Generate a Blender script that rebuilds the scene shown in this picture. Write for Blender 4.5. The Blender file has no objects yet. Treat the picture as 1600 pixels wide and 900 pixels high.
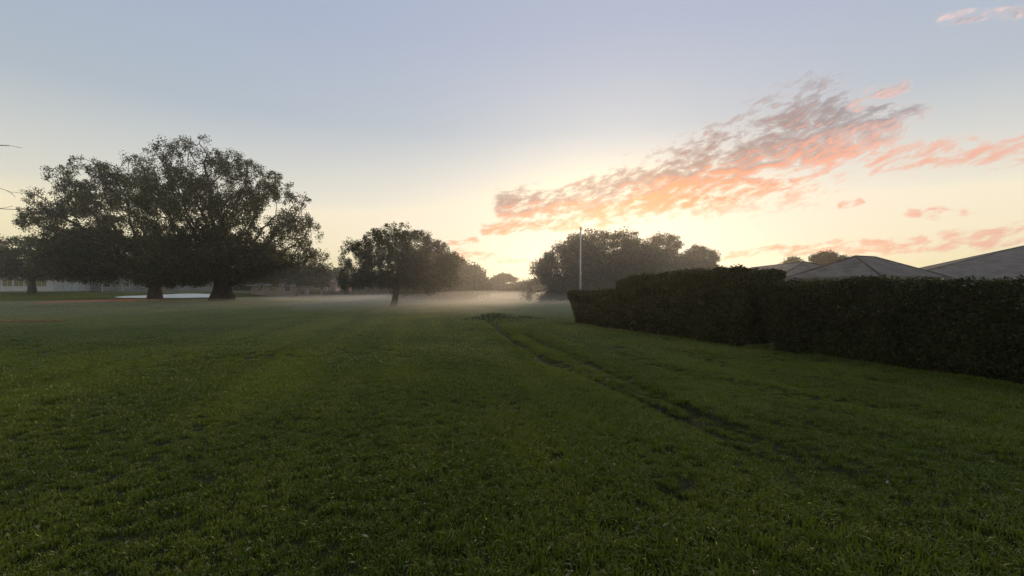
import bpy, bmesh, math, random
import numpy as np
from mathutils import Vector, Matrix, noise as mnoise

# ------------------------------------------------------------------ camera, sky, sun, exposure
scene = bpy.context.scene
EYE = 1.6          # eye height in metres
FPX = 700.0        # focal length in photograph pixels (photograph 1600 wide)
cam_data = bpy.data.cameras.new("camera")
cam_data.sensor_width = 36.0
cam_data.lens = 36.0 * FPX / 1600.0
cam_data.clip_start = 0.05
cam_data.clip_end = 4000.0
cam = bpy.data.objects.new("camera", cam_data)
scene.collection.objects.link(cam)
cam.location = (0.0, 0.0, EYE)
cam.rotation_euler = (math.radians(90.0), 0.0, 0.0)
scene.camera = cam

scene.view_settings.view_transform = 'Standard'
scene.view_settings.look = 'None'
scene.view_settings.gamma = 1.0
scene.view_settings.use_curve_mapping = False
scene.view_settings.exposure = 0.0
scene.render.engine = 'CYCLES'
scene.cycles.use_denoising = True
scene.cycles.max_bounces = 6
scene.cycles.diffuse_bounces = 3
scene.cycles.glossy_bounces = 2
scene.cycles.transmission_bounces = 4
scene.cycles.transparent_max_bounces = 6
scene.cycles.volume_bounces = 1
scene.cycles.sample_clamp_indirect = 4.0

SUN_AZ = math.atan((955 - 800) / FPX)       # measured from +Y towards +X
SUN_EL = math.radians(5.5)


class NT:
    """small helper to write shader node maths as expressions"""
    def __init__(self, tree):
        self.t = tree
        tree.nodes.clear()

    def n(self, kind, **kw):
        nd = self.t.nodes.new(kind)
        for k, v in kw.items():
            setattr(nd, k, v)
        return nd

    def link(self, a, b):
        self.t.links.new(a, b)

    def put(self, sock, v):
        if v is None:
            return
        if isinstance(v, bpy.types.NodeSocket):
            self.t.links.new(v, sock)
        else:
            sock.default_value = v

    def m(self, op, a, b=None, c=None, clamp=False):
        nd = self.n('ShaderNodeMath', operation=op)
        nd.use_clamp = clamp
        self.put(nd.inputs[0], a)
        self.put(nd.inputs[1], b)
        self.put(nd.inputs[2], c)
        return nd.outputs[0]

    def vm(self, op, a, b=None, scale=None):
        nd = self.n('ShaderNodeVectorMath', operation=op)
        self.put(nd.inputs[0], a)
        self.put(nd.inputs[1], b)
        if scale is not None:
            self.put(nd.inputs['Scale'], scale)
        return nd.outputs['Value'] if op in ('DOT_PRODUCT', 'LENGTH', 'DISTANCE') else nd.outputs['Vector']

    def xyz(self, x=0.0, y=0.0, z=0.0):
        nd = self.n('ShaderNodeCombineXYZ')
        self.put(nd.inputs[0], x); self.put(nd.inputs[1], y); self.put(nd.inputs[2], z)
        return nd.outputs[0]

    def noise(self, vec, scale, detail=4.0, rough=0.5, dist=0.0, out='Fac'):
        nd = self.n('ShaderNodeTexNoise')
        self.put(nd.inputs['Vector'], vec)
        nd.inputs['Scale'].default_value = scale
        nd.inputs['Detail'].default_value = detail
        nd.inputs['Roughness'].default_value = rough
        nd.inputs['Distortion'].default_value = dist
        return nd.outputs[out]

    def smooth(self, v, a, b, lo=0.0, hi=1.0):
        nd = self.n('ShaderNodeMapRange', interpolation_type='SMOOTHSTEP')
        self.put(nd.inputs['Value'], v)
        nd.inputs['From Min'].default_value = a
        nd.inputs['From Max'].default_value = b
        nd.inputs['To Min'].default_value = lo
        nd.inputs['To Max'].default_value = hi
        return nd.outputs['Result']

    def mix(self, fac, a, b, blend='MIX'):
        nd = self.n('ShaderNodeMix', data_type='RGBA', blend_type=blend)
        self.put(nd.inputs[0], fac)
        self.put(nd.inputs[6], a if isinstance(a, bpy.types.NodeSocket) else (*a, 1.0)[:4])
        self.put(nd.inputs[7], b if isinstance(b, bpy.types.NodeSocket) else (*b, 1.0)[:4])
        return nd.outputs[2]


world = bpy.data.worlds.new("World")
scene.world = world
world.use_nodes = True
W = NT(world.node_tree)
wout = W.n('ShaderNodeOutputWorld')
bg = W.n('ShaderNodeBackground')
W.link(bg.outputs[0], wout.inputs['Surface'])
sky = W.n('ShaderNodeTexSky', sky_type='NISHITA')
sky.sun_disc = False
sky.sun_elevation = SUN_EL
sky.sun_rotation = SUN_AZ
sky.altitude = 0.0
sky.air_density = 1.0
sky.dust_density = 1.0
sky.ozone_density = 1.0
world.cycles.sampling_method = 'MANUAL'
world.cycles.sample_map_resolution = 256
SKY_GAMMA = 0.18
SKY_STOPS = [(0, (2.0, 1.46, .60)), (4, (1.66, 1.34, .74)), (10, (1.0, .935, .82)), (19, (.635, .69, .765)), (29, (.585, .64, .80)), (90, (.565, .635, .83))]
SUN_STRENGTH = 2.2
HAZE = 0.0011
MISTS = [(1.0, 47.0, .0, 22, 23, 1.25, .018, 'pale mist lying over the hollow in mid field'),
         (36.0, 78.0, .0, 82, 66, .80, .012, 'thin low mist spread over the right and middle field'),
         (3.0, 36.0, .5, 22, 13, 6.0, .006, 'taller veil of warm haze before the huge domed oak'),
         (-24.0, 33.0, .0, 36, 23, .62, .011, 'added thin mist lightening the left half of the lawn'),  # added volume that brightens the lawn on this side
         (-16.0, 58.0, .0, 16, 10, .8, .014, 'faint mist strip right of the two big oaks')]
geo = W.n('ShaderNodeTexCoord')
sep = W.n('ShaderNodeSeparateXYZ')
W.link(geo.outputs['Generated'], sep.inputs[0])
dx, dy, dz = sep.outputs
el = W.m('ARCSINE', dz)                       # elevation of the view direction
az = W.m('ARCTAN2', dx, dy)                   # azimuth, from +Y towards +X

# the clear sky: Nishita, its huge range of brightness compressed as a phone camera does
soft = W.n('ShaderNodeGamma')
W.link(W.mix(1.0, sky.outputs[0], (0.1, 0.1, 0.1), 'MULTIPLY'), soft.inputs[0])
soft.inputs[1].default_value = SKY_GAMMA
ramp = W.n('ShaderNodeValToRGB')
W.put(ramp.inputs[0], W.m('DIVIDE', el, math.pi / 2, clamp=True))
cr = ramp.color_ramp
stops = SKY_STOPS
cr.elements[0].position = stops[0][0] / 90; cr.elements[0].color = (*[c / 2 for c in stops[0][1]], 1)
cr.elements[1].position = 1.0; cr.elements[1].color = (*[c / 2 for c in stops[-1][1]], 1)
for p_, c_ in stops[1:-1]:
    e_ = cr.elements.new(p_ / 90); e_.color = (*[c / 2 for c in c_], 1)
clear = W.mix(1.0, W.mix(1.0, soft.outputs[0], ramp.outputs[0], 'MULTIPLY'), (20, 20, 20), 'MULTIPLY')
clear = W.mix(1.0, clear, (9.8, 8.7, 6.9), 'DARKEN')

# cloud: streaky altocumulus on a level layer, seen in true perspective
inv = W.m('DIVIDE', 1.0, W.m('MAXIMUM', dz, 0.02))
plan = W.xyz(W.m('MULTIPLY', dx, inv), W.m('MULTIPLY', dy, inv), 0.0)
UA = W.m('MULTIPLY', az, FPX); UE = W.m('MULTIPLY', el, FPX)

def to_ae(px, py):
    a = math.atan((px - 800) / FPX)
    e = math.atan((450 - py) / math.hypot(FPX, px - 800))
    return a * FPX, e * FPX

warp = W.noise(W.xyz(W.m('MULTIPLY', UA, 0.011), W.m('MULTIPLY', UE, 0.02), 3.0), 1.0, 3.0, 0.6, out='Color')
wsep = W.n('ShaderNodeSeparateXYZ'); W.link(warp, wsep.inputs[0])
WA = W.m('ADD', UA, W.m('MULTIPLY', W.m('SUBTRACT', wsep.outputs[0], 0.5), 36.0))
WE = W.m('ADD', UE, W.m('MULTIPLY', W.m('SUBTRACT', wsep.outputs[1], 0.5), 22.0))

def capsule(x0, y0, r0, x1, y1, r1):
    """soft 0..1 mask along a bank of cloud; radii change from end to end"""
    a = to_ae(x0, y0); b = to_ae(x1, y1)
    vx, vy = b[0] - a[0], b[1] - a[1]; L2 = vx * vx + vy * vy
    qx = W.m('SUBTRACT', WA, a[0]); qy = W.m('SUBTRACT', WE, a[1])
    t = W.m('DIVIDE', W.m('ADD', W.m('MULTIPLY', qx, vx), W.m('MULTIPLY', qy, vy)), L2, clamp=True)
    ex = W.m('SUBTRACT', qx, W.m('MULTIPLY', t, vx)); ey = W.m('SUBTRACT', qy, W.m('MULTIPLY', t, vy))
    d = W.m('SQRT', W.m('ADD', W.m('MULTIPLY', ex, ex), W.m('MULTIPLY', ey, ey)))
    r = W.m('MULTIPLY_ADD', t, r1 - r0, r0)
    return W.m('SUBTRACT', 1.0, W.m('DIVIDE', d, r))     # 1 on the axis, 0 at the rim, negative outside

def union(items):
    out = capsule(*items[0])
    for it in items[1:]:
        out = W.m('MAXIMUM', out, capsule(*it))
    return out

bank = union([(790, 320, 30, 890, 326, 50), (890, 326, 50, 1060, 282, 66), (1060, 282, 66, 1250, 222, 92), (1250, 222, 92, 1390, 190, 40), (760, 360, 14, 860, 350, 16)])
wisps = union([(1350, 156, 20, 1412, 132, 12), (1370, 250, 22, 1630, 222, 22),
               (1140, 398, 10, 1320, 386, 16), (1320, 386, 16, 1640, 362, 16), (1430, 334, 10, 1520, 324, 7),
               (715, 398, 12, 830, 409, 7), (1475, 36, 11, 1650, 8, 9), (690, 380, 6, 745, 378, 8),
               (1318, 326, 10, 1345, 320, 7)])

# grain of the cloud: ripples drawn out along the bank, which rises to the right
ca, sa = math.cos(0.26), math.sin(0.26)
RX = W.m('ADD', W.m('MULTIPLY', WA, ca), W.m('MULTIPLY', WE, sa))
RY = W.m('SUBTRACT', W.m('MULTIPLY', WE, ca), W.m('MULTIPLY', WA, sa))
def grain(ox, oy, det):
    v = W.xyz(W.m('MULTIPLY', W.m('ADD', RX, ox), 0.050), W.m('MULTIPLY', W.m('ADD', RY, oy), 0.120), 1.7)
    return W.noise(v, 1.0, det, 0.60, 0.1)
g0 = grain(0, 0, 5.0); g1 = grain(2.5, -4.0, 3.0)
big = W.noise(W.xyz(W.m('MULTIPLY', UA, 0.011), W.m('MULTIPLY', UE, 0.03), 8.0), 1.0, 2.0, 0.5)

bank_d = W.m('ADD', W.m('MULTIPLY', W.m('MINIMUM', bank, 0.6), 0.62), W.m('MULTIPLY_ADD', g0, 1.35, -0.72))
bank_d = W.m('ADD', bank_d, W.m('MULTIPLY_ADD', big, 0.9, -0.45))
wisp_d = W.m('ADD', W.m('MULTIPLY', W.m('MINIMUM', wisps, 0.6), 0.55), W.m('MULTIPLY_ADD', g0, 1.6, -0.90))
dens = W.m('MAXIMUM', bank_d, wisp_d)
above = W.smooth(dz, 0.01, 0.03)
ragged = W.smooth(W.m('MAXIMUM', bank, wisps), -0.1, 0.45)
alpha = W.m('MULTIPLY', W.m('MULTIPLY', W.smooth(dens, -0.05, 0.5), ragged), above)

# the low sun lights the sun-side rims orange, the thick middle stays grey
rim = W.m('SUBTRACT', g0, g1)
sun_a, sun_e = SUN_AZ * FPX, math.radians(4.0) * FPX
p0, p1 = to_ae(850, 372), to_ae(1300, 276)                 # the sunward, lower edge of the bank
slope = (p1[1] - p0[1]) / (p1[0] - p0[0])
over = W.m('SUBTRACT', W.m('SUBTRACT', UE, W.m('MULTIPLY', UA, slope)), p0[1] - slope * p0[0])
low = W.m('SUBTRACT', 1.0, W.m('DIVIDE', over, 42.0))
lit = W.m('ADD', W.m('MULTIPLY', rim, 2.0), W.m('MAXIMUM', W.m('MINIMUM', low, 0.6), -0.55))
lit = W.m('ADD', lit, W.m('MULTIPLY_ADD', big, 1.8, -0.82))
lit = W.m('ADD', lit, W.smooth(wisps, 0.0, 0.4, 0.0, 0.75))
litf = W.smooth(lit, -0.4, 0.75)
near_sun = W.smooth(W.vm('LENGTH', W.xyz(W.m('SUBTRACT', UA, sun_a), W.m('SUBTRACT', UE, sun_e), 0.0)), 100.0, 480.0, 1.0, 0.0)
orange = W.mix(near_sun, W.mix(W.smooth(UE, 130.0, 250.0), (9.0, 4.7, 3.5), (8.6, 6.6, 6.3)), (10.4, 3.2, 1.3))
grey = W.mix(near_sun, (3.2, 3.0, 3.3), (4.0, 2.5, 2.2))
ccol = W.mix(litf, grey, orange)
thin = W.smooth(dens, 0.0, 0.25)
ccol = W.mix(thin, (9.6, 7.4, 6.2), ccol)
out_col = W.mix(W.m('MULTIPLY', alpha, 0.96), clear, ccol)
W.link(out_col, bg.inputs[0])
bg.inputs[1].default_value = 0.1

sun_data = bpy.data.lights.new("sun", 'SUN')
sun_data.energy = SUN_STRENGTH
sun_data.angle = math.radians(18.0)   # a veiled dawn sun: a broad glow, no hard shadows
sun_data.color = (1.0, 0.70, 0.40)
sun = bpy.data.objects.new("sun", sun_data)
scene.collection.objects.link(sun)
sun_dir = Vector((math.sin(SUN_AZ) * math.cos(SUN_EL), math.cos(SUN_AZ) * math.cos(SUN_EL), math.sin(SUN_EL)))
sun.rotation_euler = sun_dir.to_track_quat('Z', 'Y').to_euler()

# ------------------------------------------------------------------ helpers
C = scene.collection

def U(px, py, d):
    """point at depth d that the photograph shows at (px, py)"""
    return Vector(((px - 800) / FPX * d, d, EYE - (py - 450) / FPX * d))

def G(px, py):
    """point of level ground that the photograph shows at (px, py)"""
    d = EYE * FPX / (py - 450.0)
    return ((px - 800) / FPX * d, d)

def tag(o, label=None, cat=None, group=None, kind=None):
    if label: o['label'] = label
    if cat: o['category'] = cat
    if group: o['group'] = group
    if kind: o['kind'] = kind
    return o

def empty(name, loc, label=None, cat=None, group=None):
    o = bpy.data.objects.new(name, None)
    o.empty_display_size = 0.3
    C.objects.link(o)
    o.location = loc
    return tag(o, label, cat, group)

def np_mesh(name, verts, faces_list, smooth=False, attrs=None):
    """verts (n,3); faces_list: list of (m,k) integer arrays"""
    me = bpy.data.meshes.new(name)
    verts = np.asarray(verts, dtype=np.float32)
    me.vertices.add(len(verts))
    me.vertices.foreach_set('co', verts.ravel())
    loops = np.concatenate([f.ravel() for f in faces_list]).astype(np.int32)
    sizes = np.concatenate([np.full(len(f), f.shape[1], np.int32) for f in faces_list])
    starts = np.concatenate([[0], np.cumsum(sizes)[:-1]]).astype(np.int32)
    me.loops.add(len(loops))
    me.loops.foreach_set('vertex_index', loops)
    me.polygons.add(len(sizes))
    me.polygons.foreach_set('loop_start', starts)
    if smooth:
        me.polygons.foreach_set('use_smooth', np.ones(len(sizes), bool))
    for k, (dom, arr) in (attrs or {}).items():
        at = me.attributes.new(k, 'FLOAT', dom)
        at.data.foreach_set('value', np.asarray(arr, np.float32))
    me.update()
    me.validate()
    return me

def obj(name, me, mat=None, parent=None):
    o = bpy.data.objects.new(name, me)
    if mat:
        me.materials.append(mat)
    C.objects.link(o)
    if parent:
        o.parent = parent
    return o

def poly(name, verts, faces, mat, parent=None, bevel=0.0):
    """mesh from points in the parent's own coordinates"""
    me = bpy.data.meshes.new(name)
    me.from_pydata([tuple(v) for v in verts], [], faces)
    bm = bmesh.new(); bm.from_mesh(me)
    bmesh.ops.recalc_face_normals(bm, faces=bm.faces)
    if bevel:
        bmesh.ops.bevel(bm, geom=list(bm.edges), offset=bevel, segments=1, affect='EDGES')
    bm.to_mesh(me); bm.free()
    return obj(name, me, mat, parent)

BOXF = [(0, 1, 2, 3), (4, 7, 6, 5), (0, 4, 5, 1), (1, 5, 6, 2), (2, 6, 7, 3), (3, 7, 4, 0)]
def box_v(x0, x1, y0, y1, z0, z1):
    return [(x0, y0, z0), (x1, y0, z0), (x1, y1, z0), (x0, y1, z0), (x0, y0, z1), (x1, y0, z1), (x1, y1, z1), (x0, y1, z1)]
def box(name, x0, x1, y0, y1, z0, z1, mat, parent=None, bevel=0.0):
    return poly(name, box_v(x0, x1, y0, y1, z0, z1), BOXF, mat, parent, bevel)

def slab(name, quad, th, mat, parent=None):
    """a sheet (roof plane) with thickness, thickened downwards"""
    top = [Vector(q) for q in quad]
    nrm = (top[1] - top[0]).cross(top[2] - top[0]).normalized()
    if nrm.z < 0:
        nrm.negate()
    bot = [p - nrm * th for p in top]
    n = len(top)
    faces = [tuple(range(n)), tuple(range(2 * n - 1, n - 1, -1))]
    faces += [(i, (i + 1) % n, n + (i + 1) % n, n + i) for i in range(n)]
    return poly(name, top + bot, faces, mat, parent)

def tube(name, pts, radii, mat, parent=None, sides=8):
    pts = [Vector(p) for p in pts]
    vs, fs = [], []
    for i, p in enumerate(pts):
        t = (pts[min(i + 1, len(pts) - 1)] - pts[max(i - 1, 0)]).normalized()
        a = t.orthogonal().normalized() if i == 0 else (a - t * a.dot(t)).normalized()
        b = t.cross(a)
        for k in range(sides):
            w = 2 * math.pi * k / sides
            vs.append(p + (a * math.cos(w) + b * math.sin(w)) * radii[i])
    for i in range(len(pts) - 1):
        for k in range(sides):
            fs.append((i * sides + k, i * sides + (k + 1) % sides, (i + 1) * sides + (k + 1) % sides, (i + 1) * sides + k))
    fs.append(tuple(range(sides - 1, -1, -1)))
    fs.append(tuple(range((len(pts) - 1) * sides, len(pts) * sides)))
    o = poly(name, vs, fs, mat, parent)
    o.data.polygons.foreach_set('use_smooth', [True] * len(o.data.polygons))
    return o

def ss(x, a, b):
    t = np.clip((np.asarray(x, float) - a) / (b - a), 0, 1)
    return t * t * (3 - 2 * t)

# ------------------------------------------------------------------ materials
def mat_new(name):
    m = bpy.data.materials.new(name)
    m.use_nodes = True
    N = NT(m.node_tree)
    out = N.n('ShaderNodeOutputMaterial')
    return m, N, out

def mat_rough(name, c1, c2, scale=3.0, rough=0.85, bump=0.3, bscale=20.0, spec=0.2):
    """two-tone weathered surface with fine relief"""
    m, N, out = mat_new(name)
    tc = N.n('ShaderNodeTexCoord')
    f = N.noise(tc.outputs['Object'], scale, 5.0, 0.6)
    col = N.mix(N.smooth(f, 0.3, 0.7), c1, c2)
    bs = N.n('ShaderNodeBsdfPrincipled')
    N.put(bs.inputs['Base Color'], col)
    bs.inputs['Roughness'].default_value = rough
    bs.inputs['Specular IOR Level'].default_value = spec
    bp = N.n('ShaderNodeBump')
    bp.inputs['Strength'].default_value = bump
    bp.inputs['Distance'].default_value = 0.02
    N.put(bp.inputs['Height'], N.noise(tc.outputs['Object'], bscale, 4.0, 0.6))
    N.link(bp.outputs[0], bs.inputs['Normal'])
    N.link(bs.outputs[0], out.inputs[0])
    return m

def mat_leaf(name, c1, c2, c3, trans=0.35, gloss=0.04, nscale=0.5, mown=False):
    """leaves: matt with light coming through; tone differs leaf by leaf and clump by clump"""
    m, N, out = mat_new(name)
    at = N.n('ShaderNodeAttribute'); at.attribute_name = 'tone'
    ge = N.n('ShaderNodeNewGeometry')
    f = N.noise(ge.outputs['Position'], nscale, 3.0, 0.5)
    if mown:      # paler and darker lanes along the mower's path, and broad dry and lush patches
        sp_ = N.n('ShaderNodeSeparateXYZ'); N.link(ge.outputs['Position'], sp_.inputs[0])
        ang_ = 0.21
        a_ = N.m('ADD', N.m('MULTIPLY', sp_.outputs[0], math.cos(ang_)), N.m('MULTIPLY', sp_.outputs[1], math.sin(ang_)))
        b_ = N.m('SUBTRACT', N.m('MULTIPLY', sp_.outputs[1], math.cos(ang_)), N.m('MULTIPLY', sp_.outputs[0], math.sin(ang_)))
        lanes = N.noise(N.xyz(N.m('MULTIPLY', a_, 1.15), N.m('MULTIPLY', b_, 0.07), 4.0), 1.0, 3.0, 0.6)
        broad = N.noise(ge.outputs['Position'], 0.085, 3.0, 0.55)
        f = N.m('ADD', N.m('MULTIPLY', f, 0.34), N.m('ADD', N.m('MULTIPLY', lanes, 0.36), N.m('MULTIPLY', broad, 0.30)))
        f = N.m('MULTIPLY_ADD', N.m('SUBTRACT', f, 0.5), 1.7, 0.5)
    col = N.mix(N.smooth(f, 0.35, 0.65), c1, c2)
    col = N.mix(N.m('MULTIPLY', at.outputs['Fac'], 0.7), col, c3)
    df = N.n('ShaderNodeBsdfDiffuse'); N.put(df.inputs[0], col)
    tr = N.n('ShaderNodeBsdfTranslucent'); N.put(tr.inputs[0], N.mix(1.0, col, (1.3, 1.35, 0.6), 'MULTIPLY'))
    gl = N.n('ShaderNodeBsdfGlossy'); gl.inputs['Roughness'].default_value = 0.4
    gl.inputs[0].default_value = (0.9, 0.92, 0.6, 1)
    fr = N.n('ShaderNodeFresnel'); fr.inputs[0].default_value = 1.4
    a = N.n('ShaderNodeMixShader'); a.inputs[0].default_value = trans
    N.link(df.outputs[0], a.inputs[1]); N.link(tr.outputs[0], a.inputs[2])
    b = N.n('ShaderNodeMixShader'); N.put(b.inputs[0], N.m('MULTIPLY', fr.outputs[0], gloss))
    N.link(a.outputs[0], b.inputs[1]); N.link(gl.outputs[0], b.inputs[2])
    N.link(b.outputs[0], out.inputs[0])
    return m

M = {}
M['oak_leaf'] = mat_leaf('oak_leaves', (.036, .038, .015), (.048, .050, .018), (.068, .070, .024), 0.3, .15)
M['far_leaf'] = mat_leaf('tree_leaves', (.044, .044, .018), (.060, .060, .022), (.078, .078, .028), 0.3, .15)
M['hedge_leaf'] = mat_leaf('hedge_leaves', (.015, .020, .008), (.029, .035, .012), (.052, .060, .018), 0.15, 0.10, 1.3)
M['grass'] = mat_leaf('grass_blades', (.068, .103, .006), (.142, .172, .016), (.156, .170, .040), 0.45, 0.10, 0.33, True)
M['weed'] = mat_leaf('weed_leaves', (.040, .058, .015), (.055, .075, .02), (.07, .09, .03), 0.3, 0.3, 2.0)
M['bark'] = mat_rough('bark', (.030, .024, .018), (.060, .050, .038), 2.0, 0.95, 0.8, 9.0)
M['pale_bark'] = mat_rough('pale_bark', (.25, .22, .18), (.36, .32, .27), 2.0, 0.95, 0.6, 9.0)
M['twig'] = mat_rough('bare_twigs', (.045, .030, .032), (.075, .052, .050), 4.0, 0.9, 0.5, 14.0)
M['white'] = mat_rough('white_paint', (.46, .46, .45), (.56, .56, .55), 1.5, 0.6, 0.1, 10.0)
M['pole'] = mat_rough('white_enamel', (.42, .41, .39), (.52, .51, .48), 5.0, 0.5, 0.05, 10.0, 0.3)
M['metal'] = mat_rough('dull_metal', (.10, .10, .10), (.18, .18, .17), 5.0, 0.5, 0.1, 10.0, 0.5)
M['render'] = mat_rough('pink_render', (.34, .24, .20), (.42, .30, .25), 0.8, 0.9, 0.2, 20.0)
M['cream'] = mat_rough('cream_render', (.42, .38, .31), (.52, .47, .39), 0.8, 0.9, 0.2, 20.0)
M['greywall'] = mat_rough('grey_render', (.20, .20, .20), (.27, .27, .27), 0.8, 0.9, 0.2, 20.0)
M['fence'] = mat_rough('weathered_boards', (.10, .085, .07), (.17, .15, .13), 1.5, 0.9, 0.5, 12.0)
M['sand'] = mat_rough('bunker_sand', (.72, .70, .63), (.84, .82, .75), 0.7, 0.95, 0.4, 6.0)
M['trim'] = mat_rough('brown_trim', (.10, .088, .08), (.14, .125, .115), 1.0, 0.8, 0.1, 10.0)
M['reddish'] = mat_rough('red_surface', (.38, .045, .03), (.48, .07, .045), 1.2, 0.95, 0.6, 8.0)
M['dead_leaf'] = mat_rough('dry_leaves', (.16, .12, .07), (.30, .25, .17), 3.0, 0.8, 0.1, 10.0)
M['stripe'] = mat_rough('orange_stripe', (.26, .085, .03), (.34, .12, .045), 6.0, 0.6, 0.2, 30.0)
M['log'] = mat_rough('pale_timber', (.48, .44, .38), (.60, .56, .49), 3.0, 0.9, 0.3, 12.0)

def mat_shingle(name, c1, c2):
    """asphalt shingle roof: courses and tabs too small to tell apart from here"""
    m, N, out = mat_new(name)
    tc = N.n('ShaderNodeTexCoord')
    br = N.n('ShaderNodeTexBrick')
    N.link(tc.outputs['UV'], br.inputs['Vector'])
    br.inputs['Scale'].default_value = 1.0
    br.inputs['Brick Width'].default_value = 0.32
    br.inputs['Row Height'].default_value = 0.15
    br.inputs['Mortar Size'].default_value = 0.012
    br.inputs['Color1'].default_value = (*c1, 1); br.inputs['Color2'].default_value = (*c2, 1)
    br.inputs['Mortar'].default_value = (*[c * 0.5 for c in c1], 1)
    f = N.noise(tc.outputs['Object'], 1.1, 5.0, 0.65)
    f2 = N.noise(tc.outputs['Object'], 6.0, 3.0, 0.65)
    col = N.mix(N.smooth(f, 0.35, 0.7), br.outputs['Color'], N.mix(1.0, br.outputs['Color'], (.62, .62, .60), 'MULTIPLY'))
    col = N.mix(N.smooth(f2, 0.40, 0.65, 0.0, 0.6), col, N.mix(1.0, col, (1.35, 1.35, 1.3), 'MULTIPLY'))
    bs = N.n('ShaderNodeBsdfPrincipled')
    N.put(bs.inputs['Base Color'], col)
    bs.inputs['Roughness'].default_value = 0.95
    bs.inputs['Specular IOR Level'].default_value = 0.1
    bp = N.n('ShaderNodeBump'); bp.inputs['Strength'].default_value = 0.6; bp.inputs['Distance'].default_value = 0.02
    N.put(bp.inputs['Height'], br.outputs['Fac']); bp.invert = True
    N.link(bp.outputs[0], bs.inputs['Normal'])
    N.link(bs.outputs[0], out.inputs[0])
    return m
M['shingle'] = mat_shingle('grey_shingles', (.150, .132, .118), (.195, .172, .154))
M['shingle_brown'] = mat_shingle('brown_shingles', (.12, .10, .088), (.155, .13, .11))

def mat_glass(name):
    m, N, out = mat_new(name)
    bs = N.n('ShaderNodeBsdfPrincipled')
    bs.inputs['Base Color'].default_value = (.02, .022, .025, 1)
    bs.inputs['Roughness'].default_value = 0.08
    bs.inputs['Specular IOR Level'].default_value = 0.6
    N.link(bs.outputs[0], out.inputs[0])
    return m
M['glass'] = mat_glass('window_glass')

# ground under and beyond the blades
m, N, out = mat_new('turf')
ge = N.n('ShaderNodeNewGeometry')
P = ge.outputs['Position']
f1 = N.noise(P, 0.12, 4.0, 0.55); f2 = N.noise(P, 1.3, 5.0, 0.65); f3 = N.noise(P, 14.0, 4.0, 0.7)
col = N.mix(N.smooth(f1, 0.35, 0.65), (.055, .070, .010), (.085, .098, .016))
col = N.mix(N.smooth(f2, 0.4, 0.7, 0.0, 0.5), col, (.080, .080, .024))
col = N.mix(N.smooth(f3, 0.45, 0.7, 0.0, 0.7), col, (.026, .028, .008))
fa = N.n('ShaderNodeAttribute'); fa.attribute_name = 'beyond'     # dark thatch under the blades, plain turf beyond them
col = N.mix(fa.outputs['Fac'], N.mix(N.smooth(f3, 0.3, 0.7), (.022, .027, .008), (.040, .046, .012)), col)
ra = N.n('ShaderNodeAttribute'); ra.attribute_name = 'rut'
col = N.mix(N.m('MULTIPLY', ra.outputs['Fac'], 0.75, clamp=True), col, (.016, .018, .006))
bs = N.n('ShaderNodeBsdfPrincipled'); N.put(bs.inputs['Base Color'], col); bs.inputs['Roughness'].default_value = .55; bs.inputs['Specular IOR Level'].default_value = .03
bp = N.n('ShaderNodeBump'); bp.inputs['Strength'].default_value = 0.9; bp.inputs['Distance'].default_value = 0.06
N.put(bp.inputs['Height'], N.noise(P, 22.0, 5.0, 0.7)); N.link(bp.outputs[0], bs.inputs['Normal'])
N.link(bs.outputs[0], out.inputs[0])
M['turf'] = m

# ------------------------------------------------------------------ ground
def vnoise(x, y, seed=0):
    """cheap smooth value noise, vectorised, about -1..1"""
    xi = np.floor(x).astype(np.int64); yi = np.floor(y).astype(np.int64)
    fx = x - xi; fy = y - yi
    fx = fx * fx * (3 - 2 * fx); fy = fy * fy * (3 - 2 * fy)
    def h(a, b):
        n = (a * 374761393 + b * 668265263 + seed * 1442695041) & 0xffffffff
        n = ((n ^ (n >> 13)) * 1274126177) & 0xffffffff
        return ((n ^ (n >> 16)) & 0xffff) / 32767.5 - 1.0
    return (h(xi, yi) * (1 - fx) + h(xi + 1, yi) * fx) * (1 - fy) + (h(xi, yi + 1) * (1 - fx) + h(xi + 1, yi + 1) * fx) * fy

RUT_A = [G(765, 503), G(778, 512), G(800, 530), G(850, 560), G(905, 583), G(960, 606), G(1020, 631), G(1110, 672), G(1190, 722), G(1290, 790)]
RUT_B = [G(815, 518), G(840, 530), G(880, 549), G(940, 578), G(1000, 604), G(1080, 640), G(1190, 690), G(1330, 750)]
RUT_C = [G(960, 552), G(1050, 578), G(1180, 606), G(1290, 622), G(1420, 640)]

def seg_dist(x, y, pts):
    best = np.full(np.shape(x), 1e9)
    along = np.zeros(np.shape(x))
    L = 0.0
    for (ax, ay), (bx, by) in zip(pts[:-1], pts[1:]):
        vx, vy = bx - ax, by - ay
        l = math.hypot(vx, vy)
        t = np.clip(((x - ax) * vx + (y - ay) * vy) / (l * l), 0, 1)
        d = np.hypot(x - ax - t * vx, y - ay - t * vy)
        along = np.where(d < best, L + t * l, along)
        best = np.minimum(best, d)
        L += l
    return best, along / L

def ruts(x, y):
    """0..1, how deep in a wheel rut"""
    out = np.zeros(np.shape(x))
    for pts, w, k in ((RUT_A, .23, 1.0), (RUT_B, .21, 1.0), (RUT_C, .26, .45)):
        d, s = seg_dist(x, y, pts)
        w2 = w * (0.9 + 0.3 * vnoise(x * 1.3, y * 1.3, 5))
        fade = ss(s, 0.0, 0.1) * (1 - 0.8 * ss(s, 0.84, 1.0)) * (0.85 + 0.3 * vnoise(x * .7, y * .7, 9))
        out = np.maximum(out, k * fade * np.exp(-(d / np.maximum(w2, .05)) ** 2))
    return out

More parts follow.
